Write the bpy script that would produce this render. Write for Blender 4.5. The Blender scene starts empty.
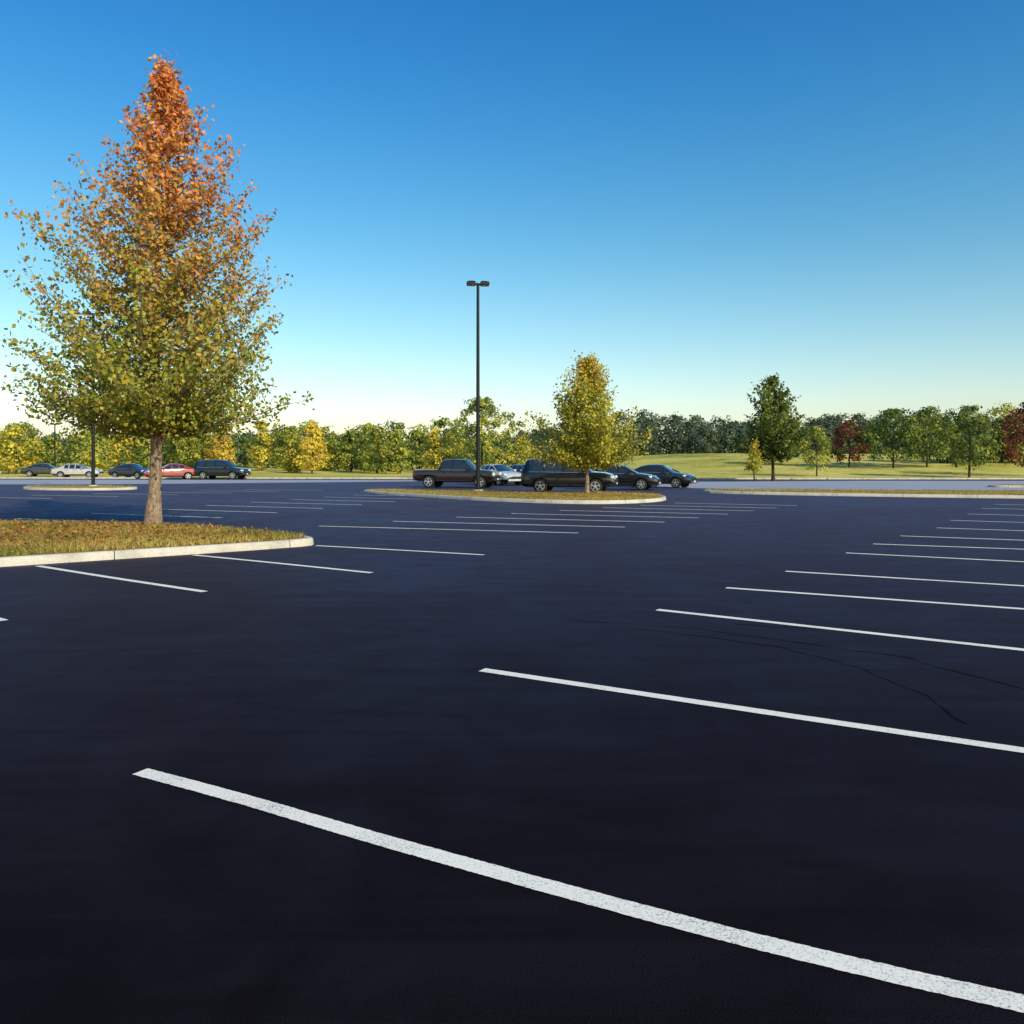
import bpy, math, random
import numpy as np
from mathutils import Vector, Matrix
random.seed(7); rng=np.random.default_rng(7)
scn=bpy.context.scene
COL=scn.collection

# ---------------------------------------------------------------- materials
def newmat(name):
    m=bpy.data.materials.new(name); m.use_nodes=True
    nt=m.node_tree; nt.nodes.clear()
    o=nt.nodes.new('ShaderNodeOutputMaterial')
    return m,nt,o
def N(nt,t,**k):
    n=nt.nodes.new(t)
    for a,b in k.items(): setattr(n,a,b)
    return n
def L(nt,a,b): nt.links.new(a,b)
def ramp(nt,fac,stops):
    r=N(nt,'ShaderNodeValToRGB'); e=r.color_ramp.elements
    while len(e)<len(stops): e.new(0.5)
    for i,(p,c) in enumerate(stops):
        e[i].position=p; e[i].color=(*c,1) if len(c)==3 else c
    L(nt,fac,r.inputs['Fac']); return r
def noise(nt,scale,detail=4,dist=0.0,vec=None,rough=0.55):
    n=N(nt,'ShaderNodeTexNoise'); n.inputs['Scale'].default_value=scale
    n.inputs['Detail'].default_value=detail; n.inputs['Distortion'].default_value=dist
    n.inputs['Roughness'].default_value=rough
    if vec is None:
        tc=N(nt,'ShaderNodeTexCoord'); vec=tc.outputs['Object']
    L(nt,vec,n.inputs['Vector']); return n
def mix(nt,fac,a,b,mode='MIX'):
    m=N(nt,'ShaderNodeMix',data_type='RGBA',blend_type=mode)
    if isinstance(fac,(int,float)): m.inputs[0].default_value=fac
    else: L(nt,fac,m.inputs[0])
    for s,v in ((6,a),(7,b)):
        if isinstance(v,tuple): m.inputs[s].default_value=(*v,1)
        else: L(nt,v,m.inputs[s])
    return m.outputs[2]
def math_(nt,op,a,b=0.0):
    m=N(nt,'ShaderNodeMath',operation=op)
    for i,v in enumerate((a,b)):
        if isinstance(v,(int,float)): m.inputs[i].default_value=v
        else: L(nt,v,m.inputs[i])
    return m.outputs[0]
def principled(nt,o,col,rough=0.6,spec=0.5,metal=0.0,coat=0.0,bump=None,bstr=0.3,bdist=0.01):
    p=N(nt,'ShaderNodeBsdfPrincipled')
    if isinstance(col,tuple): p.inputs['Base Color'].default_value=(*col,1)
    else: L(nt,col,p.inputs['Base Color'])
    if isinstance(rough,(int,float)): p.inputs['Roughness'].default_value=rough
    else: L(nt,rough,p.inputs['Roughness'])
    p.inputs['Specular IOR Level'].default_value=spec
    p.inputs['Metallic'].default_value=metal
    p.inputs['Coat Weight'].default_value=coat; p.inputs['Coat Roughness'].default_value=0.05
    if bump is not None:
        b=N(nt,'ShaderNodeBump'); b.inputs['Strength'].default_value=bstr; b.inputs['Distance'].default_value=bdist
        L(nt,bump,b.inputs['Height']); L(nt,b.outputs[0],p.inputs['Normal'])
    L(nt,p.outputs[0],o.inputs[0]); return p
def simple(name,col,rough=0.6,spec=0.5,metal=0.0,coat=0.0,ns=8,var=0.25):
    m,nt,o=newmat(name)
    n=noise(nt,ns)
    r=ramp(nt,n.outputs['Fac'],[(0.3,tuple(c*(1-var) for c in col)),(0.7,tuple(min(1,c*(1+var)) for c in col))])
    principled(nt,o,r.outputs[0],rough,spec,metal,coat); return m

def asphalt(name,c0,c1,glo=0.3,ghi=0.5,rlo=0.42,rhi=0.72,tint=(0.64,0.60,0.78),ior=1.25):
    m,nt,o=newmat(name)
    tc=N(nt,'ShaderNodeTexCoord'); V=tc.outputs['Object']
    fine=noise(nt,170,3,vec=V); mid=noise(nt,0.9,7,1.2,vec=V,rough=0.62); big=noise(nt,0.10,4,1.2,vec=V)
    mp2=N(nt,'ShaderNodeMapping'); mp2.inputs['Rotation'].default_value=(0,0,math.radians(32)); mp2.inputs['Scale'].default_value=(0.25,2.0,1)
    L(nt,V,mp2.inputs['Vector']); st=noise(nt,0.9,6,2.2,vec=mp2.outputs[0],rough=0.62)
    f=math_(nt,'ADD',math_(nt,'MULTIPLY',mid.outputs['Fac'],0.36),math_(nt,'MULTIPLY',big.outputs['Fac'],0.34))
    f=math_(nt,'ADD',f,math_(nt,'MULTIPLY',st.outputs['Fac'],0.30))
    mr=N(nt,'ShaderNodeMapRange',interpolation_type='SMOOTHSTEP'); L(nt,f,mr.inputs[0]); mr.inputs[1].default_value=0.39; mr.inputs[2].default_value=0.62
    F=mr.outputs[0]
    base=ramp(nt,F,[(0.0,c0),(1.0,c1)])
    sp=ramp(nt,fine.outputs['Fac'],[(0.35,(0.45,0.45,0.45)),(0.62,(1.1,1.1,1.1)),(0.78,(3.0,3.0,3.0))])
    col=mix(nt,1.0,base.outputs[0],sp.outputs[0],'MULTIPLY')
    def rng_(a,b):
        r=N(nt,'ShaderNodeMapRange'); L(nt,F,r.inputs[0]); r.inputs[3].default_value=a; r.inputs[4].default_value=b; return r.outputs[0]
    b=N(nt,'ShaderNodeBump'); b.inputs['Strength'].default_value=0.5; b.inputs['Distance'].default_value=0.006; L(nt,fine.outputs['Fac'],b.inputs['Height'])
    d=N(nt,'ShaderNodeBsdfDiffuse'); L(nt,col,d.inputs['Color']); L(nt,b.outputs[0],d.inputs['Normal'])
    g=N(nt,'ShaderNodeBsdfGlossy'); g.inputs['Color'].default_value=(*tint,1); L(nt,rng_(rhi,rlo),g.inputs['Roughness']); L(nt,b.outputs[0],g.inputs['Normal'])
    fr=N(nt,'ShaderNodeFresnel'); fr.inputs['IOR'].default_value=ior
    k=math_(nt,'MULTIPLY',fr.outputs[0],rng_(glo,ghi))
    mx=N(nt,'ShaderNodeMixShader'); L(nt,k,mx.inputs[0]); L(nt,d.outputs[0],mx.inputs[1]); L(nt,g.outputs[0],mx.inputs[2]); L(nt,mx.outputs[0],o.inputs[0])
    return m
M_ASPH=asphalt('fresh_asphalt',(0.0055,0.0042,0.0052),(0.0120,0.0104,0.0130),glo=0.25,ghi=0.37,rlo=0.42,rhi=0.58)
M_ROAD=asphalt('pale_asphalt',(0.10,0.11,0.13),(0.17,0.18,0.205),glo=.5,ghi=.6,rlo=0.6,rhi=0.8,tint=(0.8,0.8,0.9))
M_TAR=asphalt('crack_sealant',(0.0020,0.0018,0.0024),(0.004,0.0034,0.004),glo=0.03,ghi=0.14,rlo=0.5,rhi=0.6)

def paint():
    m,nt,o=newmat('white_line_paint')
    a=noise(nt,120,5,rough=0.75); b=noise(nt,2.2,3)
    s=math_(nt,'ADD',math_(nt,'MULTIPLY',a.outputs['Fac'],0.8),math_(nt,'MULTIPLY',b.outputs['Fac'],0.2))
    r=ramp(nt,s,[(0.36,(0.06,0.06,0.06)),(0.43,(0.60,0.58,0.54)),(0.5,(0.84,0.80,0.72))])
    principled(nt,o,r.outputs[0],0.6,0.4,bump=a.outputs['Fac'],bstr=0.3,bdist=0.002); return m
M_PAINT=paint()
def concrete():
    m,nt,o=newmat('kerb_concrete')
    a=noise(nt,60,5); b=noise(nt,1.5,5,0.5)
    c=ramp(nt,b.outputs['Fac'],[(0.3,(0.36,0.33,0.28)),(0.55,(0.54,0.50,0.43)),(0.8,(0.42,0.39,0.33))])
    d=ramp(nt,a.outputs['Fac'],[(0.3,(0.7,0.7,0.7)),(0.6,(1.05,1.05,1.05))])
    principled(nt,o,mix(nt,1.0,c.outputs[0],d.outputs[0],'MULTIPLY'),0.85,0.3,bump=a.outputs['Fac'],bstr=0.4,bdist=0.006); return m
M_CONC=concrete()
def grassmat(name,stops,s1=0.6,s2=14):
    m,nt,o=newmat(name)
    a=noise(nt,s1,6,0.6,rough=0.65); b=noise(nt,s2,4,rough=0.7)
    f=math_(nt,'ADD',math_(nt,'MULTIPLY',a.outputs['Fac'],0.6),math_(nt,'MULTIPLY',b.outputs['Fac'],0.4))
    c=ramp(nt,f,stops)
    principled(nt,o,c.outputs[0],0.95,0.1,bump=b.outputs['Fac'],bstr=0.8,bdist=0.05); return m
M_DRY=grassmat('dry_lawn',[(0.36,(0.10,0.095,0.02)),(0.45,(0.25,0.19,0.04)),(0.56,(0.42,0.28,0.07)),(0.66,(0.32,0.17,0.045))],1.4,40)
M_LAWN=grassmat('field_grass',[(0.36,(0.16,0.17,0.03)),(0.48,(0.44,0.39,0.075)),(0.62,(0.66,0.55,0.17))],0.05,1.2)

def leafmat(name,tr=0.4):
    m,nt,o=newmat(name)
    at=N(nt,'ShaderNodeAttribute'); at.attribute_name='leafcol'
    d=N(nt,'ShaderNodeBsdfPrincipled'); d.inputs['Roughness'].default_value=0.55; d.inputs['Specular IOR Level'].default_value=0.25
    t=N(nt,'ShaderNodeBsdfTranslucent'); mx=N(nt,'ShaderNodeMixShader'); mx.inputs[0].default_value=tr
    L(nt,at.outputs['Color'],d.inputs['Base Color']); L(nt,at.outputs['Color'],t.inputs['Color'])
    L(nt,d.outputs[0],mx.inputs[1]); L(nt,t.outputs[0],mx.inputs[2]); L(nt,mx.outputs[0],o.inputs[0]); return m
M_LEAF=leafmat('leaves')
def bark():
    m,nt,o=newmat('bark')
    tc=N(nt,'ShaderNodeTexCoord'); mp=N(nt,'ShaderNodeMapping'); mp.inputs['Scale'].default_value=(1,1,0.35); L(nt,tc.outputs['Object'],mp.inputs[0])
    a=noise(nt,22,6,1.0,vec=mp.outputs[0],rough=0.7)
    c=ramp(nt,a.outputs['Fac'],[(0.32,(0.07,0.045,0.03)),(0.5,(0.24,0.17,0.12)),(0.68,(0.40,0.31,0.23))])
    principled(nt,o,c.outputs[0],0.9,0.2,bump=a.outputs['Fac'],bstr=0.9,bdist=0.03); return m
M_BARK=bark()
M_DARKBARK=simple('dark_bark',(0.05,0.038,0.028),0.9,0.2)

# ---------------------------------------------------------------- mesh builder
class MB:
    def __init__(s): s.v=[];s.f=[];s.m=[];s.c=[]
    def add(s,vs,fs,mi=0,col=(0.1,0.1,0.1)):
        b=len(s.v); s.v.extend([tuple(x) for x in vs])
        for f in fs:
            s.f.append([i+b for i in f]); s.m.append(mi); s.c.append(col)
    def quads(s,P,cols,mi=1):
        n=len(P); b=len(s.v)
        s.v.extend(map(tuple,P.reshape(-1,3).tolist()))
        k=P.shape[1]
        s.f.extend([[b+k*i+j for j in range(k)] for i in range(n)])
        s.m.extend([mi]*n); s.c.extend([tuple(c) for c in np.asarray(cols).tolist()])
    def tube(s,pts,rad,n=8,mi=0):
        vs=[];fs=[]
        for i,p in enumerate(pts):
            a=Vector(pts[max(i-1,0)]);b=Vector(pts[min(i+1,len(pts)-1)])
            d=(b-a).normalized(); u=d.orthogonal().normalized() if abs(d.z)<0.9 else Vector((1,0,0)).cross(d).normalized(); w=d.cross(u)
            for k in range(n):
                t=2*math.pi*k/n; q=Vector(p)+(u*math.cos(t)+w*math.sin(t))*rad[i]; vs.append(q)
        for i in range(len(pts)-1):
            for k in range(n):
                fs.append([i*n+k,i*n+(k+1)%n,(i+1)*n+(k+1)%n,(i+1)*n+k])
        fs.append(list(range(n))[::-1]); fs.append([(len(pts)-1)*n+k for k in range(n)])
        s.add(vs,fs,mi)
    def box(s,c,d,mi=0,R=None):
        x,y,z=d[0]/2,d[1]/2,d[2]/2; b=min(x,y,z)*0.3
        vs=[];idx={}
        for sx in(-1,1):
            for sy in(-1,1):
                for sz in(-1,1):
                    for ax in range(3):
                        p=[sx*(x-b),sy*(y-b),sz*(z-b)]
                        p[ax]+= (sx,sy,sz)[ax]*b
                        idx[(sx,sy,sz,ax)]=len(vs); q=Vector(p)
                        if R: q=R@q
                        vs.append(q+Vector(c))
        fs=[]
        for ax in range(3):
            o=[a for a in range(3) if a!=ax]
            for sg in(-1,1):
                ring=[]
                for a,bb in((-1,-1),(1,-1),(1,1),(-1,1)):
                    k=[0,0,0];k[ax]=sg;k[o[0]]=a;k[o[1]]=bb; ring.append(idx[(*k,ax)])
                fs.append(ring)
        for ax in range(3):
            o=[a for a in range(3) if a!=ax]
            for a in(-1,1):
                for bb in(-1,1):
                    r=[]
                    for (e,w) in((-1,o[0]),(1,o[0]),(1,o[1]),(-1,o[1])):
                        k=[0,0,0];k[ax]=e;k[o[0]]=a;k[o[1]]=bb; r.append(idx[(*k,w)])
                    fs.append(r)
        for sx in(-1,1):
            for sy in(-1,1):
                for sz in(-1,1): fs.append([idx[(sx,sy,sz,a)] for a in range(3)])
        s.add(vs,fs,mi)
    def make(s,name,mats,smooth=None,parent=None,loc=None,leaf=False):
        me=bpy.data.meshes.new(name); me.from_pydata(s.v,[],s.f)
        for m in mats: me.materials.append(m)
        me.polygons.foreach_set('material_index',s.m)
        if leaf:
            a=me.attributes.new('leafcol','FLOAT_COLOR','FACE')
            arr=np.ones((len(s.f),4),dtype=np.float32); arr[:,:3]=np.array(s.c,dtype=np.float32)
            a.data.foreach_set('color',arr.ravel())
        me.update()
        if smooth:
            me.polygons.foreach_set('use_smooth',[True]*len(me.polygons)); me.set_sharp_from_angle(angle=math.radians(smooth))
        ob=bpy.data.objects.new(name,me); COL.objects.link(ob)
        if loc: ob.location=loc
        if parent: ob.parent=parent
        return ob
def fixnormals(ob):
    import bmesh
    bm=bmesh.new(); bm.from_mesh(ob.data); bmesh.ops.recalc_face_normals(bm,faces=bm.faces); bm.to_mesh(ob.data); bm.free()
def empty(name,loc,yaw=0):
    e=bpy.data.objects.new(name,None); COL.objects.link(e); e.location=loc; e.rotation_euler=(0,0,yaw); e.empty_display_size=0.3; return e

# ---------------------------------------------------------------- terrain
def sst(a,b,x):
    t=min(1,max(0,(x-a)/(b-a))); return t*t*(3-2*t)
def H(x,y):
    r=3.4*sst(80,165,y)*sst(-5,40,x)+1.0*sst(80,200,y)*sst(-5,40,-x-20)
    r+=5*sst(200,600,y)
    r+=0.25*math.sin(x*0.05+1)*math.sin(y*0.043)*sst(85,130,y)
    return r-0.04
mb=MB(); xs=list(np.concatenate([np.linspace(-900,-160,12),np.linspace(-150,150,61),np.linspace(160,900,12)])); ys=list(np.concatenate([np.linspace(-300,60,8),np.linspace(70,260,48),np.linspace(280,1500,14)]))
vs=[(x,y,H(x,y)) for y in ys for x in xs]; nx=len(xs)
fs=[[j*nx+i,j*nx+i+1,(j+1)*nx+i+1,(j+1)*nx+i] for j in range(len(ys)-1) for i in range(nx-1)]
mb.add(vs,fs); mb.make('ground',[M_LAWN],60)

def sheet(name,poly,z,mat):
    mb=MB(); mb.add([(x,y,z) for x,y in poly],[list(range(len(poly)))]); return mb.make(name,[mat])
sheet('parking_lot',[(-90,-40),(90,-40),(90,73),(30,73),(-90,78)],0.0,M_ASPH)
sheet('road',[(9,50),(16,46),(40,44.5),(90,43),(90,66),(30,68),(12,64)],0.005,M_ROAD)
sheet('road',[(-90,58),(-30,57),(-22,60),(-8,66),(-8,70.5),(-90,75)],0.005,M_ROAD)  # paler asphalt sheet laid over the far left of the lot

# ---------------------------------------------------------------- painted lines
def ribbon(mb,pts,w,z,jit=0.0015,step=0.06):
    P=[Vector((*p,0)) for p in pts]
    out=[]
    for i in range(len(P)-1):
        p0=P[max(i-1,0)];p1=P[i];p2=P[i+1];p3=P[min(i+2,len(P)-1)]
        n=max(2,int((p2-p1).length/step))
        for k in range(n):
            t=k/n
            out.append(0.5*((2*p1)+(p2-p0)*t+(2*p0-5*p1+4*p2-p3)*t*t+(3*p1-p0-3*p2+p3)*t**3))
    out.append(P[-1]); vs=[]
    for i,p in enumerate(out):
        d=(out[min(i+1,len(out)-1)]-out[max(i-1,0)]).normalized(); nrm=Vector((-d.y,d.x,0))
        for sg in(-1,1):
            q=p+nrm*sg*(w/2+random.uniform(-jit,jit)); vs.append((q.x,q.y,z))
    mb.add(vs,[[2*i,2*i+1,2*i+3,2*i+2] for i in range(len(out)-1)])
mb=MB()
ribbon(mb,[(-1.92,4.13),(-1.24,3.77),(-0.46,3.33),(0.70,2.72),(1.53,2.35),(2.3,2.07),(3.2,1.8)],0.092,0.004,0.002,0.012)
def stall(a,b,ln,w=0.10):
    a=Vector(a);b=Vector(b);d=(b-a).normalized(); e=a+d*ln
    ribbon(mb,[tuple(a),tuple((a+e)/2+Vector((random.uniform(-.015,.015),random.uniform(-.015,.015)))),tuple(e)],w,0.004)
for a,b,ln in [((-0.23,6.15),(2.84,4.44),5.4),((1.57,8.65),(4.36,6.8),5.5),((2.72,10.16),(5.57,8.7),5.5),((4.0,11.7),(6.6,10.3),5.5),
  ((5.87,14.06),(8.2,12.8),5.5),((7.04,15.6),(9.5,14.6),5.5),((8.4,17.3),(10.5,16.3),5.5),((10.3,19.4),(12.2,18.4),5.5),((12.0,21.9),(14,20.9),5.5),
  ((14,24.6),(16,23.6),5.5),((16.2,27.6),(18.2,26.6),5.5),((18.2,30.2),(20,29.3),5.5),
  ((-3.78,9.85),(-7.29,12.3),4.28),((-2.02,11.53),(-5.49,13.76),4.1),((-0.48,13.76),(-3.78,15.3),3.6),((-5.12,8.05),(-8.7,10.6),4.9),((-7.0,6.2),(-10.5,8.7),5.0)]:
    stall(a,b,ln)
for k in range(8):
    x=1.49+1.28*k; y=18.0+1.62*k
    stall((x,y),(x-6.3,y+1.95+0.12*k),6.6-0.3*k)
for k in range(9):
    x=-9.2+0.9*k; y=20.6+2.3*k
    stall((x,y),(x-5.0,y+2.1),5.2)
for k in range(7):
    x=-22+1.9*k; y=33+2.0*k
    stall((x,y),(x-5,y+1.6),5.2)
mb.make('parking_lines',[M_PAINT])
mb=MB()
def crack(pts,w):
    P=[]
    for i in range(len(pts)-1):
        a=Vector(pts[i]);b=Vector(pts[i+1])
        for k in range(4):
            p=a.lerp(b,k/4)+Vector((random.uniform(-.025,.025),random.uniform(-.025,.025))); P.append(tuple(p))
    P.append(pts[-1]); ribbon(mb,P,w,0.0035,0.005,0.04)
crack([(1.1,7.75),(1.75,7.33),(2.3,6.9),(2.7,6.2),(2.83,5.5),(2.78,4.87)],0.018)
crack([(0.6,8.1),(1.6,7.75),(2.4,7.2),(3.2,6.55),(3.6,5.7),(3.7,4.9)],0.016)
crack([(2.2,7.9),(3.2,7.6),(4.2,7.0),(4.9,6.2),(5.4,5.0)],0.018)
crack([(2.3,6.9),(2.9,6.8),(3.3,6.5)],0.012)
mb.make('asphalt_crack_sealant',[M_TAR])

# ---------------------------------------------------------------- islands
def chaikin(P,n=2):
    for _ in range(n):
        Q=[]
        for i in range(len(P)):
            a=Vector(P[i]);b=Vector(P[(i+1)%len(P)]); Q+= [a*.75+b*.25,a*.25+b*.75]
        P=Q
    return [Vector(p) for p in P]
def resample(P,step):
    out=[];carry=0
    for i in range(len(P)):
        a=P[i];b=P[(i+1)%len(P)];l=(b-a).length; t=carry
        while t<l: out.append(a+(b-a)*t/l); t+=step
        carry=t-l
    return out
def area(P): return sum(P[i].x*P[(i+1)%len(P)].y-P[(i+1)%len(P)].x*P[i].y for i in range(len(P)))/2
def inside(P,x,y):
    c=np.zeros(len(x),bool); n=len(P)
    for i in range(n):
        x1,y1=P[i].x,P[i].y;x2,y2=P[i-1].x,P[i-1].y
        c^=((y1>y)!=(y2>y))&(x<(x2-x1)*(y-y1)/((y2-y1)+1e-12)+x1)
    return c
def leafquads(C,size,nrm=None,spread=1.0,asp=0.65,szvar=0.35):
    n=len(C); R=rng.normal(0,1,(n,3))
    if nrm is not None: R=nrm+R*spread
    R/=np.linalg.norm(R,axis=1)[:,None]+1e-9
    T=np.cross(R,rng.normal(0,1,(n,3))); T/=np.linalg.norm(T,axis=1)[:,None]+1e-9
    B=np.cross(R,T); s=(size*rng.uniform(1-szvar,1+szvar,n))[:,None]
    return np.stack([C-T*s*0.5,C+B*s*asp*0.5+T*s*0.05,C+T*s*0.5,C-B*s*asp*0.5+T*s*0.05],1)
def island(poly,h=0.14,dens=60,bl=(0.03,0.07),leaves=0,ch=2):
    P=resample(chaikin(poly,ch),0.25)
    if area(P)<0: P=P[::-1]
    e=empty('parking_island',(0,0,0)); n=len(P)
    nr=[]
    for i in range(n):
        d=(P[(i+1)%n]-P[i-1]).normalized(); nr.append(Vector((-d.y,d.x)))
    prof=[(0.0,0.0),(0.012,h-0.03),(0.035,h-0.004),(0.06,h),(0.14,h),(0.155,h-0.01),(0.16,0.0)]
    mb=MB(); i=0
    while i<n:
        j=min(i+12,n); seg=list(range(i,j+1)); vs=[]
        for q,k in enumerate(seg):
            a=P[k%n]; 
            if q==0: a=a+(P[(k+1)%n]-a).normalized()*0.007
            if q==len(seg)-1: a=a-(a-P[(k-1)%n]).normalized()*0.007
            for o,z in prof: vs.append((a.x+nr[k%n].x*o,a.y+nr[k%n].y*o,z))
        m=len(prof); fs=[[q*m+r,(q+1)*m+r,(q+1)*m+r+1,q*m+r+1] for q in range(len(seg)-1) for r in range(m-1)]
        fs+= [list(range(m)),[(len(seg)-1)*m+r for r in range(m)][::-1]]
        mb.add(vs,fs); i=j
    mb.make('kerb',[M_CONC],40,parent=e)
    IN=[P[k]+nr[k]*0.159 for k in range(n)]
    mb=MB(); c=sum(IN,Vector((0,0)))/n
    rings=[1,0.93,0.8,0.5]; vs=[]
    for r,t in enumerate(rings):
        for p in IN:
            q=c+(p-c)*t; vs.append((q.x,q.y,h-0.012+(0,0.02,0.045,0.06)[r]+(random.uniform(-.006,.006) if r else 0)))
    vs.append((c.x,c.y,h+0.05)); fs=[]
    for r in range(3):
        for k in range(n): fs.append([r*n+k,r*n+(k+1)%n,(r+1)*n+(k+1)%n,(r+1)*n+k])
    for k in range(n): fs.append([3*n+k,3*n+(k+1)%n,4*n])
    mb.add(vs,fs); mb.make('lawn',[M_DRY],80,parent=e)
    x0=min(p.x for p in IN);x1=max(p.x for p in IN);y0=min(p.y for p in IN);y1=max(p.y for p in IN)
    cnt=int(dens*(x1-x0)*(y1-y0)); X=rng.uniform(x0,x1,cnt);Y=rng.uniform(y0,y1,cnt); k=inside(IN,X,Y);X=X[k];Y=Y[k];cnt=len(X)
    hh=rng.uniform(*bl,cnt); th=rng.uniform(0,6.28,cnt); w=rng.uniform(0.008,0.02,cnt); lean=rng.normal(0,0.03,(cnt,2))
    B=np.zeros((cnt,3,3)); B[:,0]=np.c_[X-np.cos(th)*w,Y-np.sin(th)*w,np.full(cnt,h)]
    B[:,1]=np.c_[X+np.cos(th)*w,Y+np.sin(th)*w,np.full(cnt,h)]; B[:,2]=np.c_[X+lean[:,0],Y+lean[:,1],h+0.035+hh]
    pal=np.array([(0.20,0.21,0.035),(0.38,0.31,0.07),(0.50,0.35,0.09),(0.54,0.40,0.11)])
    patch=(np.sin(X*1.3+Y*0.7)+np.sin(Y*2.1-X*0.5)+rng.normal(0,0.8,cnt)); ci=np.clip(((patch+2.4)/4.8*4).astype(int),0,3)
    mb=MB(); mb.quads(B,pal[ci]*rng.uniform(.7,1.2,(cnt,1)),0)
    if leaves:
        cx,cy,sg=leaves[1],leaves[2],leaves[3]; X=rng.normal(cx,sg,leaves[0]);Y=rng.normal(cy,sg*0.8,leaves[0]); k=inside(IN,X,Y);X=X[k];Y=Y[k];c_=len(X)
        Q=leafquads(np.c_[X,Y,h+rng.uniform(0.05,0.10,c_)],0.07,np.tile([0,0,1.0],(c_,1)),0.5)
        pl=np.array([(0.45,0.19,0.05),(0.33,0.12,0.04),(0.50,0.30,0.06),(0.22,0.11,0.03)]); mb.quads(Q,pl[rng.integers(0,4,c_)],0)
    mb.make('grass_blades',[M_LEAF],parent=e,leaf=True)
    return e

island([(-17.2,5.2),(-8.0,12.05),(-4.05,14.95),(-3.7,15.6),(-4.8,16.5),(-7.7,18.7),(-12.7,19.6),(-18,20.2),(-24,14)],dens=420,leaves=(5000,-8.6,17.0,2.6),ch=2)
island([(6.3,32.2),(3.3,29.9),(-0.5,32),(-4.2,36.4),(-8.2,41.7),(-7,42.6),(-1.7,40),(4.2,38.6),(6.9,36.5)],dens=110,leaves=(1500,2,35,3))
island([(9.0,42.2),(12,38.9),(22,34.8),(40,31),(44,35),(26,40.3),(14,42.8)],dens=80)
island([(-28.5,46),(-24,44.6),(-21.5,46),(-23,49),(-30,50)],dens=60)
island([(30,50.5),(33,49.5),(39,48.5),(41,50),(37,52),(31,52)],dens=60)
mb=MB()
for k in range(56):
    x=-88+k*3.2; y=(78-(x+90)/120*5 if x<30 else 73)+0.1
    mb.box((x,y,0.07),(3.17,0.16,0.15),0)
mb.make('kerb',[M_CONC])

# ---------------------------------------------------------------- trees
def interp(prof,z): return float(np.interp(z,[p[0] for p in prof],[p[1] for p in prof]))
def limb_tree(name,loc,Ht,prof,nl,leaf,per,colf,tr=0.17,rise=0.75,barkm=M_BARK,cx=0.0,fork=2.0,lopsided=0.15,lr=0.16,tws=3.6,cl=0.7):
    mb=MB(); zs=np.linspace(0,Ht*0.97,16)
    ph=random.uniform(0,6)
    def tp(z):
        t=max(0.0,float(z)/Ht); return Vector((cx*t+0.09*math.sin(z*0.9+ph)*t**0.5,0.07*math.cos(z*0.8+ph)*t**0.5,float(z)))
    rad=[tr*(1-0.93*(z/Ht))**1.05+ (tr*0.5*math.exp(-z/0.22)) for z in zs]; zs[0]=-0.12
    mb.tube([tp(z) for z in zs],rad,12,0)
    zlo=prof[0][0]; C=[];clr=[]
    for i in range(nl):
        u=(i+random.random())/nl
        ze=zlo+(Ht-zlo)*(u**1.15)
        az=i*2.39996+random.uniform(-.5,.5)
        R=interp(prof,ze)*random.choice([random.uniform(0.3,0.8),random.uniform(0.75,1.0),random.uniform(.9,1.15)])*(1+lopsided*math.sin(az*2+ze))
        zo=max(fork*random.uniform(0.95,1.15),ze-R*rise*random.uniform(0.8,1.25)); zo=min(zo,Ht*0.95)
        a=tp(zo); b=tp(min(ze,Ht))+Vector((math.cos(az)*R,math.sin(az)*R,0)); b.z=ze
        ln=(b-a).length
        if ln<0.15: continue
        midp=(a+b)/2+Vector((math.cos(az),math.sin(az),0))*ln*0.08-Vector((0,0,ln*0.06))
        pts=[]
        for k in range(7):
            t=k/6; p=a*(1-t)**2+midp*2*t*(1-t)+b*t*t
            p+=Vector([random.uniform(-1,1)*0.03*ln*t for _ in range(3)]); pts.append(p)
        r0=max(0.006,tr*lr*(ln/3.0)**0.8*(1-0.5*zo/Ht))
        mb.tube(pts,[r0*(1-0.85*k/6)+0.002 for k in range(7)],5,0)
        nt_=max(3,int(ln*tws))
        hue=random.gauss(0,1)
        for j in range(nt_+1):
            t=0.18+0.82*(j+random.random()*0.6)/(nt_+0.6) if j<nt_ else 1.0
            t=min(t,1); f=t*6;k=min(5,int(f));p=pts[k].lerp(pts[k+1],f-k)
            d=(pts[k+1]-pts[k]).normalized()
            dv=(d*0.8+Vector([random.gauss(0,.75) for _ in range(3)])+Vector((0,0,.35))).normalized() if j<nt_ else d
            tl=random.uniform(0.25,0.6)*min(1.0,0.3+ln*0.25)
            q=p+dv*tl; mb.tube([p,p.lerp(q,.5)+Vector((0,0,-.01)),q],[0.006,0.004,0.002],3,0)
            m=max(2,int(per*random.uniform(.6,1.4)))
            tt=np.random.default_rng(random.randrange(1<<30)).uniform(0.0,1.08,m)
            pp=np.array(p)[None]*(1-tt[:,None])+np.array(q)[None]*tt[:,None]
            pp=pp+rng.normal(0,leaf*cl,(m,3)); C.append(pp)
            for x in pp: clr.append(colf(x,Ht,0,hue))
    C=np.concatenate(C)
    out=C.copy(); out[:,2]=0.6; 
    Q=leafquads(C,leaf,out/(np.linalg.norm(out,axis=1)[:,None]+.1)*0.7,0.8,0.75)
    mb.quads(Q,np.clip(np.array(clr),0.004,0.9),1)
    return mb.make(name,[barkm,M_LEAF],loc=loc,leaf=True)

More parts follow.
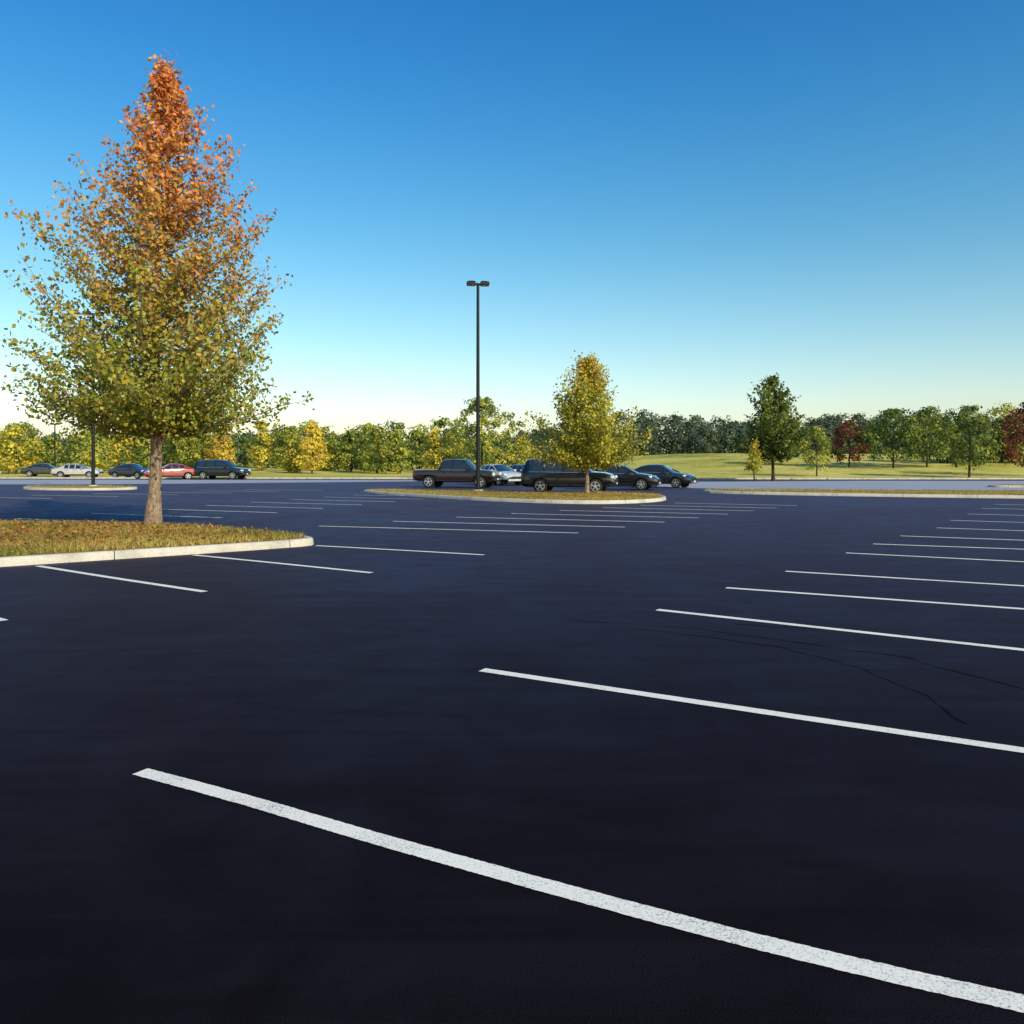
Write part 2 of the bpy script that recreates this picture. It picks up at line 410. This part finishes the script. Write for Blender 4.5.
def mixc(a,b,t): t=max(0,min(1,t)); return tuple(a[i]*(1-t)+b[i]*t for i in range(3))
def col_maple(p,Ht,rel,hue):
    t=(p[2]/Ht-0.40)/0.40+random.gauss(0,.22)+0.12*hue+0.12*(p[0]/3)
    g=mixc((0.18,0.26,0.035),(0.56,0.45,0.06),random.random()**1.1)
    o=mixc((0.80,0.36,0.11),(0.80,0.22,0.09),random.random()) if random.random()<.8 else (0.64,0.42,0.07)
    c=mixc(g,o,t); k=random.uniform(.6,1.25); return (c[0]*k,c[1]*k,c[2]*k)
def col_gold(p,Ht,rel,hue):
    t=(p[2]/Ht-0.72)/0.5+random.gauss(0,.16)+0.1*hue
    c=mixc(mixc((0.28,0.31,0.035),(0.62,0.52,0.06),random.random()),(0.78,0.48,0.06),t); k=random.uniform(.7,1.2); return (c[0]*k,c[1]*k,c[2]*k)
def col_green(p,Ht,rel,hue):
    c=mixc((0.06,0.10,0.02),(0.25,0.28,0.045),random.random()+0.12*hue); k=random.uniform(.7,1.2); return (c[0]*k,c[1]*k,c[2]*k)

prof=[(2.35,1.5),(2.7,2.7),(3.3,3.3),(4.0,3.1),(4.8,2.6),(5.6,2.2),(6.7,1.85),(8.1,1.25),(9.2,0.7),(10.0,0.3),(10.9,0.04)]
limb_tree('maple_tree',(-8.22,18.3,0.16),10.4,prof,330,0.10,17,col_maple,tr=0.15,rise=0.78,cx=0.3,fork=2.05,cl=0.9,lopsided=0.2)
prof=[(1.35,0.8),(1.7,1.7),(2.3,2.15),(3.2,2.0),(4.2,1.6),(5.1,1.05),(5.8,0.45),(6.2,0.1)]
limb_tree('young_tree',(3.4,36.3,0.16),6.1,prof,150,0.12,24,col_gold,tr=0.09,rise=0.8,fork=1.2,cl=1.0,lopsided=0.3)
prof=[(2.0,0.9),(2.6,2.2),(4,2.7),(5.5,2.5),(7,1.7),(8,0.9),(8.8,0.1)]
limb_tree('deciduous_tree',(22.2,68,-0.02),8.8,prof,100,0.24,13,col_green,tr=0.14,rise=0.5,barkm=M_DARKBARK,fork=1.9,lopsided=0.3)
prof=[(1.0,0.4),(1.4,0.8),(2.2,0.8),(3.2,0.1)]
limb_tree('young_tree',(20.0,66,-0.02),3.3,prof,30,0.18,8,col_gold,tr=0.06,rise=0.6,barkm=M_DARKBARK,fork=0.9)

def crown(mb,x,y,z0,h,w,pal,size,nc,per,shape='round',trunk=True,b0=0.16):
    base=h*b0
    if trunk:
        mb.tube([(x,y,z0-0.3),(x+0.05,y,z0+h*0.35),(x,y,z0+h*0.75)],[0.03*h*0.6,0.02*h*0.6,0.01],5,0)
    pal=np.array(pal); Cs=[];Ns=[];Cl=[]
    a1,a2=rng.uniform(0,6.28,2)
    for i in range(nc):
        u=rng.uniform(0,1); az=rng.uniform(0,6.28)
        if shape=='cone': rr=(1-u)**0.8*(0.25+0.75*min(1,u*7))
        else: rr=math.sqrt(max(0.02,1-abs(2*u-0.85)**2.2)) if u<0.95 else 0.3
        rr*= 1+0.2*math.sin(2*az+a1)+0.12*math.sin(3*az+a2+u*5)
        r=rr*w/2*rng.uniform(0.6,1.0); c=np.array([x+math.cos(az)*r,y+math.sin(az)*r,z0+base+(h-base)*u*0.96])
        cs=size*2.6*rng.uniform(.7,1.3)
        d=rng.normal(0,1,(per,3)); d/=np.linalg.norm(d,axis=1)[:,None]
        Cs.append(c+d*cs*rng.uniform(.4,1,(per,1))*np.array([1,1,.75])); 
        out=np.array([math.cos(az),math.sin(az),0.5]); Ns.append(d*0.7+out*0.6)
        b=pal[rng.integers(0,len(pal))]*rng.uniform(.65,1.25)
        Cl.append(np.tile(b,(per,1))*rng.uniform(.75,1.25,(per,1)))
    C=np.concatenate(Cs); mb.quads(leafquads(C,size,np.concatenate(Ns),0.5,0.8),np.clip(np.concatenate(Cl),0.004,.8),1)
YG=[(0.42,0.41,0.06),(0.54,0.49,0.065),(0.27,0.32,0.055),(0.16,0.22,0.045)]
YL=[(0.76,0.54,0.065),(0.70,0.52,0.065),(0.56,0.45,0.065)]
GR=[(0.11,0.16,0.035),(0.16,0.21,0.04),(0.07,0.11,0.028),(0.25,0.28,0.045)]
OR=[(0.64,0.30,0.07),(0.54,0.33,0.07),(0.45,0.36,0.06)]
RD=[(0.20,0.05,0.035),(0.13,0.035,0.03),(0.27,0.09,0.04)]
FAR=[(0.085,0.125,0.080),(0.105,0.145,0.085),(0.13,0.17,0.08),(0.07,0.105,0.075)]  # forest greens with bluish aerial haze mixed into the leaf colour
def single(name,x,y,h,w,pal,size,nc,per,shape='round'):
    mb=MB(); crown(mb,0,0,0,h,w,pal,size,nc,per,shape); return mb.make(name,[M_DARKBARK,M_LEAF],loc=(x,y,H(x,y)),leaf=True)
single('broadleaf_tree',-2.9,76,7.8,7.0,YG+[(0.20,0.23,0.04)],0.20,220,36)
single('conifer_tree',1.2,92,5.0,3.6,YL+YG,0.22,70,26,'cone')
single('conifer_tree',33.5,88,5.4,3.4,YG,0.22,80,26)
single('broadleaf_tree',48.0,84,7.6,5.4,GR,0.25,130,30)
single('red_maple_tree',57.0,88,8.4,6.0,RD,0.26,140,28)
single('red_maple_tree',45.5,108,6.4,5.2,RD+GR[:1],0.3,90,24)
single('broadleaf_tree',50.5,106,7.9,7.8,GR,0.3,160,26)
single('broadleaf_tree',56.0,108,8.0,7.8,GR+YG[2:],0.3,160,26)
single('broadleaf_tree',39.0,116,5.4,5.5,GR,0.3,100,24)
mb=MB(); x=-95
while x<-6:
    y=118+random.uniform(-8,10)+abs(x)*0.06; h=random.uniform(5.2,7.6); w=h*random.uniform(.65,.95)
    pal=random.choice([YG,YG,YG+GR,YL+YG,GR+YG,YG+GR,OR+YG]); sh=random.choice(['round','cone','round'])
    crown(mb,x,y,H(x,y),h,w,pal,0.36,70,24,sh,b0=0.08); x+=random.uniform(2.0,4.6)
for x,y,h,w,pal,sh in [(-27,108,7.2,5.0,YL,'cone'),(-30.5,112,5.5,4,YL+YG,'cone'),(-40,110,6.5,4.5,OR+YL,'cone'),(-62,100,6,4.5,YL+YG,'round'),(-20,118,6,4.5,YL+YG,'cone'),(-54,104,5.4,4.5,YG,'cone')]:
    crown(mb,x,y,H(x,y),h,w,pal,0.34,85,24,sh,b0=0.08)
mb.make('tree_line',[M_DARKBARK,M_LEAF],leaf=True)
mb=MB(); x=-140
while x<-6:
    y=150+random.uniform(-8,10); h=random.uniform(6.5,10); w=h*random.uniform(.7,1.0)
    crown(mb,x,y,H(x,y),h,w,random.choice([GR,GR+YG,YG,GR]),0.5,60,22,b0=0.05); x+=random.uniform(3.5,7)
x=74
while x<130:
    y=115+random.uniform(-8,25); h=random.uniform(7,10); w=h*0.85
    crown(mb,x,y,H(x,y),h,w,random.choice([GR,GR,RD,YG]),0.4,70,22,b0=0.05); x+=random.uniform(3.5,6)
for x in (62,66.5,71):
    crown(mb,x,116,H(x,116),6.5,6.5,GR,0.4,80,22,b0=0.05)
mb.make('tree_line',[M_DARKBARK,M_LEAF],leaf=True)
mb=MB()
for row,(yy,hh) in enumerate([(262,10),(272,13),(290,15),(312,17)]):
    x=-190
    while x<250:
        y=yy+random.uniform(-5,5); h=hh*random.uniform(.8,1.12)*(0.62+0.33*sst(-30,50,x)); w=h*random.uniform(.75,1.1)
        crown(mb,x,y,H(x,y),h,w,FAR,0.8,44,22,trunk=False,b0=0.0); x+=random.uniform(5,9)
mb.make('forest',[M_DARKBARK,M_LEAF],leaf=True)

# ---------------------------------------------------------------- street lamps
M_POLE=simple('black_pole_paint',(0.008,0.008,0.010),0.6,0.3)
M_LENS=simple('lamp_lens',(0.45,0.45,0.42),0.3)
def street_lamp(x,y,z,h,yaw=0.1):
    e=empty('street_lamp',(x,y,z),yaw)
    mb=MB(); mb.tube([(0,0,-0.05),(0,0,0.12)],[0.24,0.24],20,1)
    mb.tube([(0,0,0.12),(0,0,0.15)],[0.2,0.2],16,0); mb.tube([(0,0,0.15),(0,0,h-0.1)],[0.10,0.07],12,0)
    mb.tube([(0,0,h-0.1),(0,0,h+0.02)],[0.085,0.085],12,0)
    mb.make('pole',[M_POLE,M_CONC],50,parent=e)
    mb=MB()
    for s in(-1,1):
        mb.box((s*0.11,0,h-0.03),(0.2,0.06,0.08),0)
        mb.box((s*0.33,0,h),(0.44,0.38,0.17),0); mb.box((s*0.33,0,h-0.093),(0.34,0.28,0.02),1)
        mb.box((s*0.31,0,h+0.10),(0.28,0.24,0.05),0)
    mb.make('lamp_heads',[M_POLE,M_LENS],40,parent=e); return e
street_lamp(-1.66,39,0.14,10.15)
street_lamp(-24.5,46.8,0.14,10.15,0.4)
street_lamp(-56,98,H(-56,98),6.2)

# ---------------------------------------------------------------- vehicles
def carpaint(name,c):
    m,nt,o=newmat(name); n=noise(nt,3); r=ramp(nt,n.outputs['Fac'],[(0.3,tuple(x*0.9 for x in c)),(0.7,tuple(min(1,x*1.08) for x in c))])
    principled(nt,o,r.outputs[0],0.25,0.4,0.0,1.0); return m
M_GLASS=simple('car_glass',(0.02,0.024,0.027),0.03,1.0)
M_TYRE=simple('tyre_rubber',(0.012,0.012,0.012),0.85)
M_RIM=simple('alloy_rim',(0.55,0.55,0.56),0.3,0.5,0.6)
M_TRIM=simple('black_trim',(0.012,0.012,0.013),0.5)
M_HEAD=simple('headlamp_lens',(0.7,0.72,0.73),0.08,0.8)
M_TAIL=simple('tail_lamp_lens',(0.35,0.01,0.01),0.15,0.6)
M_PLATE=simple('licence_plate',(0.55,0.55,0.52),0.5)
K={}
K['suv']=dict(wr=0.36,ax=(-1.42,1.45),st=[(-2.45,.44,.80,.84,.84,.80,'B'),(-2.40,.36,1.04,1.09,.92,.84,'F'),(-2.20,.32,1.08,1.70,.95,.70,'B'),(-2.02,.30,1.08,1.76,.95,.71,'S'),(-1.28,.30,1.07,1.79,.95,.72,'B'),(-1.18,.30,1.07,1.79,.95,.72,'S'),(-.28,.30,1.06,1.79,.95,.72,'B'),(-.18,.30,1.06,1.79,.95,.72,'S'),(.42,.30,1.05,1.74,.95,.70,'W'),(1.18,.30,1.04,1.10,.95,.84,'B'),(1.9,.30,.99,1.05,.94,.8,'B'),(2.2,.34,.90,.96,.90,.76,'B'),(2.36,.38,.74,.80,.84,.72,'B'),(2.42,.42,.62,.66,.78,.68,'B')])
K['sedan']=dict(wr=0.32,ax=(-1.35,1.38),st=[(-2.28,.40,.70,.74,.74,.66,'B'),(-2.22,.34,.90,.95,.82,.7,'B'),(-1.75,.28,.96,1.02,.87,.74,'F'),(-1.02,.24,.95,1.36,.89,.60,'S'),(-.62,.24,.94,1.42,.89,.60,'B'),(-.54,.24,.94,1.43,.89,.60,'S'),(-.02,.24,.93,1.44,.89,.60,'B'),(.06,.24,.93,1.43,.89,.60,'S'),(.28,.24,.92,1.40,.89,.59,'W'),(1.08,.24,.90,.95,.89,.76,'B'),(1.8,.26,.80,.87,.86,.7,'B'),(2.12,.28,.68,.74,.80,.64,'B'),(2.28,.32,.55,.60,.70,.58,'B')])
K['pickup']=dict(wr=0.37,ax=(-1.6,1.7),st=[(-2.65,.50,.95,1.02,.88,.84,'B'),(-2.60,.45,1.08,1.12,.93,.88,'B'),(-1.02,.36,1.10,1.14,.95,.9,'B'),(-.98,.36,1.10,1.16,.95,.88,'F'),(-.78,.36,1.10,1.72,.95,.70,'S'),(-.12,.36,1.10,1.78,.95,.72,'B'),(-.02,.36,1.10,1.78,.95,.72,'S'),(.62,.36,1.08,1.74,.95,.70,'W'),(1.22,.36,1.08,1.14,.95,.86,'B'),(2.3,.38,1.03,1.08,.94,.84,'B'),(2.5,.42,.96,1.0,.9,.8,'B'),(2.58,.46,.72,.76,.86,.78,'B')])
def vehicle(name,kind,x,y,yaw,color,z=0.0,scale=1.0,rack=False):
    k=K[kind]; st=k['st']; R=k['wr']; pm=carpaint('car_paint',color)
    e=empty(name,(x,y,z),math.radians(yaw)); e.scale=(scale,)*3
    mats=[pm,M_GLASS,M_TRIM,M_TYRE,M_RIM,M_HEAD,M_TAIL,M_PLATE]
    mb=MB(); vs=[]; ns=14
    for (X,zb,zs,zr,w,wr,t) in st:
        g=zr-zs
        half=[(0,zb),(w-.1,zb),(w-.015,zb+.14),(w,zb+(zs-zb)*.62),(w-.035,zs),(wr,zr-(.07 if g>.2 else .02)),(wr-.12,zr-.01),(0,zr+.025)]
        pts=half+[(-a,b) for a,b in half[1:7]][::-1]
        vs+=[(X,a,b) for a,b in pts]
    fs=[];ms=[]
    for i in range(len(st)-1):
        t=st[i][6]
        for r in range(ns):
            kk=r if r<7 else 13-r
            f=[i*ns+r,(i+1)*ns+r,(i+1)*ns+(r+1)%ns,i*ns+(r+1)%ns]; m=0
            if kk==4 and t in 'SW': m=1
            if kk in(5,6) and t in 'FW': m=1
            if kk<=1 : m=2
            fs.append(f); ms.append(m)
    fs.append(list(range(ns))[::-1]); ms.append(2); fs.append([(len(st)-1)*ns+r for r in range(ns)]); ms.append(2)
    mb.v=[tuple(v) for v in vs]
    for f,m in zip(fs,ms): mb.f.append(f); mb.m.append(m); mb.c.append((0,0,0))
    body=mb.make('body',mats); fixnormals(body)
    W=max(s[4] for s in st)
    cb=MB()
    for ax in k['ax']:
        for s in(-1,1):
            cb.tube([(ax,s*(W-.30),R),(ax,s*(W+.2),R)],[R+.07]*2,24,2)
    cut=cb.make('cutter',mats); fixnormals(cut)
    md=body.modifiers.new('b','BOOLEAN'); md.object=cut; md.operation='DIFFERENCE'; md.solver='EXACT'
    dg=bpy.context.evaluated_depsgraph_get(); me=bpy.data.meshes.new_from_object(body.evaluated_get(dg))
    body.modifiers.clear(); body.data=me; bpy.data.objects.remove(cut)
    me.polygons.foreach_set('use_smooth',[True]*len(me.polygons)); me.set_sharp_from_angle(angle=math.radians(28))
    bv=body.modifiers.new('bev','BEVEL'); bv.width=0.018; bv.segments=2; bv.limit_method='ANGLE'; bv.angle_limit=math.radians(32)
    body.parent=e
    wb=MB()
    for ax in k['ax']:
        for s in(-1,1):
            y0=s*(W-.25);y1=s*(W-.02)
            wb.tube([(ax,y0,R),(ax,y0+s*.03,R),(ax,y1-s*.03,R),(ax,y1,R)],[R-.03,R,R,R-.035],28,3)
            wb.tube([(ax,y1-s*.02,R),(ax,y1+s*.004,R)],[R*.66,R*.64],24,2)
            wb.tube([(ax,y1-s*.02,R),(ax,y1+s*.016,R)],[R*.14,R*.12],12,4)
            for q in range(5):
                a=q*2*math.pi/5+.3; Rm=Matrix.Rotation(-a,3,'Y')
                wb.box(Vector((ax,y1+s*.008,R))+Rm@Vector((R*.36,0,0)),(R*.52,.02,R*.17),4,Rm)
            n=24
            ring=[]
            for q in range(n):
                a=2*math.pi*q/n
                for rr in(R*.60,R*.68): ring.append((ax+math.cos(a)*rr,y1+s*.010,R+math.sin(a)*rr))
            wb.add(ring,[[2*q,2*q+1,(2*q+3)%(2*n),(2*q+2)%(2*n)] for q in range(n)],4)
    wb.make('wheels',mats,40,parent=e)
    t=MB(); f=st[-1]; f3=st[-3]; b=st[0]; b2=st[1]
    for s in(-1,1):
        t.box((f3[0]+.05 if kind!='pickup' else 2.54,s*(f3[4]-.19),(f3[3]-.13) if kind!='pickup' else .86),(.26 if kind!='pickup' else .1,.30,.14 if kind!='pickup' else .2),5)
        t.box((b2[0]+.02,s*(b2[4]-.09),b2[2]-.16),(.12,.17,.26 if kind!='sedan' else .14),6)
        ws=[q for q in st if q[6]=='W'][0]
        t.box((ws[0]+.42,s*(W+.07),ws[2]+.10),(.12,.20,.14),0)
        t.box((ws[0]+.42,s*(W-.02),ws[2]+.04),(.06,.12,.04),2)
        nx_=st[[q[6] for q in st].index('W')+1]
        t.tube([(ws[0],s*ws[5],ws[3]-.07),(nx_[0],s*nx_[5],nx_[3]-.01)],[.028,.032],6,0)
        gl=[q for q in st if q[6] in 'SW']; x0=gl[0][0]; x1=nx_[0]-.1
        t.tube([(x0,s*(gl[0][4]-.03),gl[0][2]+.012),(x1,s*(nx_[4]-.03),nx_[2]+.014)],[.013,.013],5,4)
        for xx in ([-.98,-.05,ws[0]+.45]):
            t.box((xx,s*(W-.006),(st[5][1]+st[5][2])/2+.08),(.012,.02,(st[5][2]-st[5][1])*.72),2)
        for xx in(-.78 if kind!='pickup' else -.55,.16):
            t.box((xx,s*(W-.008),st[5][2]-.13),(.16,.04,.03),0 if kind!='sedan' else 2)
        t.box((0,s*(W-.012),st[5][1]+.10),((k['ax'][1]-k['ax'][0])-2*R-.25,.03,.07),2)
        if rack: t.tube([(-1.9,s*.60,1.80),(-1.8,s*.60,1.86),(.1,s*.60,1.86),(.25,s*.60,1.79)],[.02]*4,6,2)
    t.box((f[0]-.01,0,f[3]-.03),(.08,f[4]*1.0,.12),2)
    t.box((f[0]+.03,0,f[1]+.08),(.03,.32,.10),7)
    t.box((b[0]-.02,0,b[2]-.12),(.03,.32,.12),7)
    t.box((f[0]-.08,0,f[1]+.06),(.22,f[4]*2-.05,.14),0); t.box((b[0]+.06,0,b[1]+.1),(.2,b[4]*2+.03,.18),0 if kind!='pickup' else 4)
    t.make('trim',mats,40,parent=e)
    return e
BK=(0.006,0.006,0.008)
vehicle('suv','suv',3.05,41.9,-14,BK,rack=True)
vehicle('pickup_truck','pickup',-3.4,50,-14,(0.018,0.007,0.007))
vehicle('car','sedan',6.3,46.6,-20,(0.01,0.01,0.013))
vehicle('car','sedan',9.3,50.5,-32,(0.02,0.023,0.03))
vehicle('car','sedan',-1.0,55.5,-55,(0.45,0.48,0.5))
vehicle('car','sedan',0.9,57.5,-50,(0.10,0.14,0.12))
vehicle('suv','suv',-26.8,74,-8,BK,-0.0)
vehicle('car','sedan',-31.2,73.2,-150,(0.30,0.03,0.02))
vehicle('car','sedan',-36.5,77,-20,(0.02,0.02,0.03),0)
vehicle('car','sedan',-44.5,82,8,(0.40,0.40,0.41),-0.02)
vehicle('car','sedan',-52.5,90,12,(0.03,0.03,0.035),-0.02)

# ---------------------------------------------------------------- sky, sun, camera
el=math.radians(29); sh=Vector((0.62,-0.78)).normalized()
S=Vector((sh.x*math.cos(el),sh.y*math.cos(el),math.sin(el)))
w=bpy.data.worlds.new('World'); scn.world=w; w.use_nodes=True; nt=w.node_tree; nt.nodes.clear()
o=nt.nodes.new('ShaderNodeOutputWorld'); bg=nt.nodes.new('ShaderNodeBackground'); sk=nt.nodes.new('ShaderNodeTexSky')
sk.sky_type='NISHITA'; sk.sun_disc=False; sk.sun_elevation=el; sk.sun_rotation=math.atan2(S.x,S.y); sk.altitude=0; sk.air_density=1.0; sk.dust_density=1.0; sk.ozone_density=2.0
hs=nt.nodes.new('ShaderNodeHueSaturation'); hs.inputs['Saturation'].default_value=1.25
tc=N(nt,'ShaderNodeTexCoord'); sx=N(nt,'ShaderNodeSeparateXYZ'); L(nt,tc.outputs['Generated'],sx.inputs[0])
rp=ramp(nt,sx.outputs['Z'],[(0.0,(.86,.73,.70)),(0.06,(.86,.77,.68)),(0.14,(.80,.79,.66)),(0.26,(.54,.76,.67)),(0.42,(.24,.66,.76)),(0.6,(.16,.52,.72)),(1.0,(.13,.40,.60))])
rp.color_ramp.interpolation='B_SPLINE'
L(nt,sk.outputs[0],hs.inputs['Color'])
L(nt,mix(nt,1.0,hs.outputs[0],rp.outputs[0],'MULTIPLY'),bg.inputs[0]); bg.inputs[1].default_value=0.24
L(nt,bg.outputs[0],o.inputs[0])
sl=bpy.data.lights.new('sun','SUN'); sl.energy=5.0; sl.angle=math.radians(0.53); sl.color=(1,0.86,0.62)
so=bpy.data.objects.new('sun',sl); COL.objects.link(so); so.rotation_euler=S.to_track_quat('Z','Y').to_euler()
cd=bpy.data.cameras.new('camera'); cam=bpy.data.objects.new('camera',cd); COL.objects.link(cam)
cam.location=(0,0,1.6); cam.rotation_euler=(math.radians(90),0,0); cd.sensor_width=36; cd.lens=28.125; cd.shift_y=-50/1024
cd.clip_start=0.05; cd.clip_end=4000; scn.camera=cam
scn.view_settings.view_transform='Standard'; scn.view_settings.look='None'; scn.view_settings.exposure=0
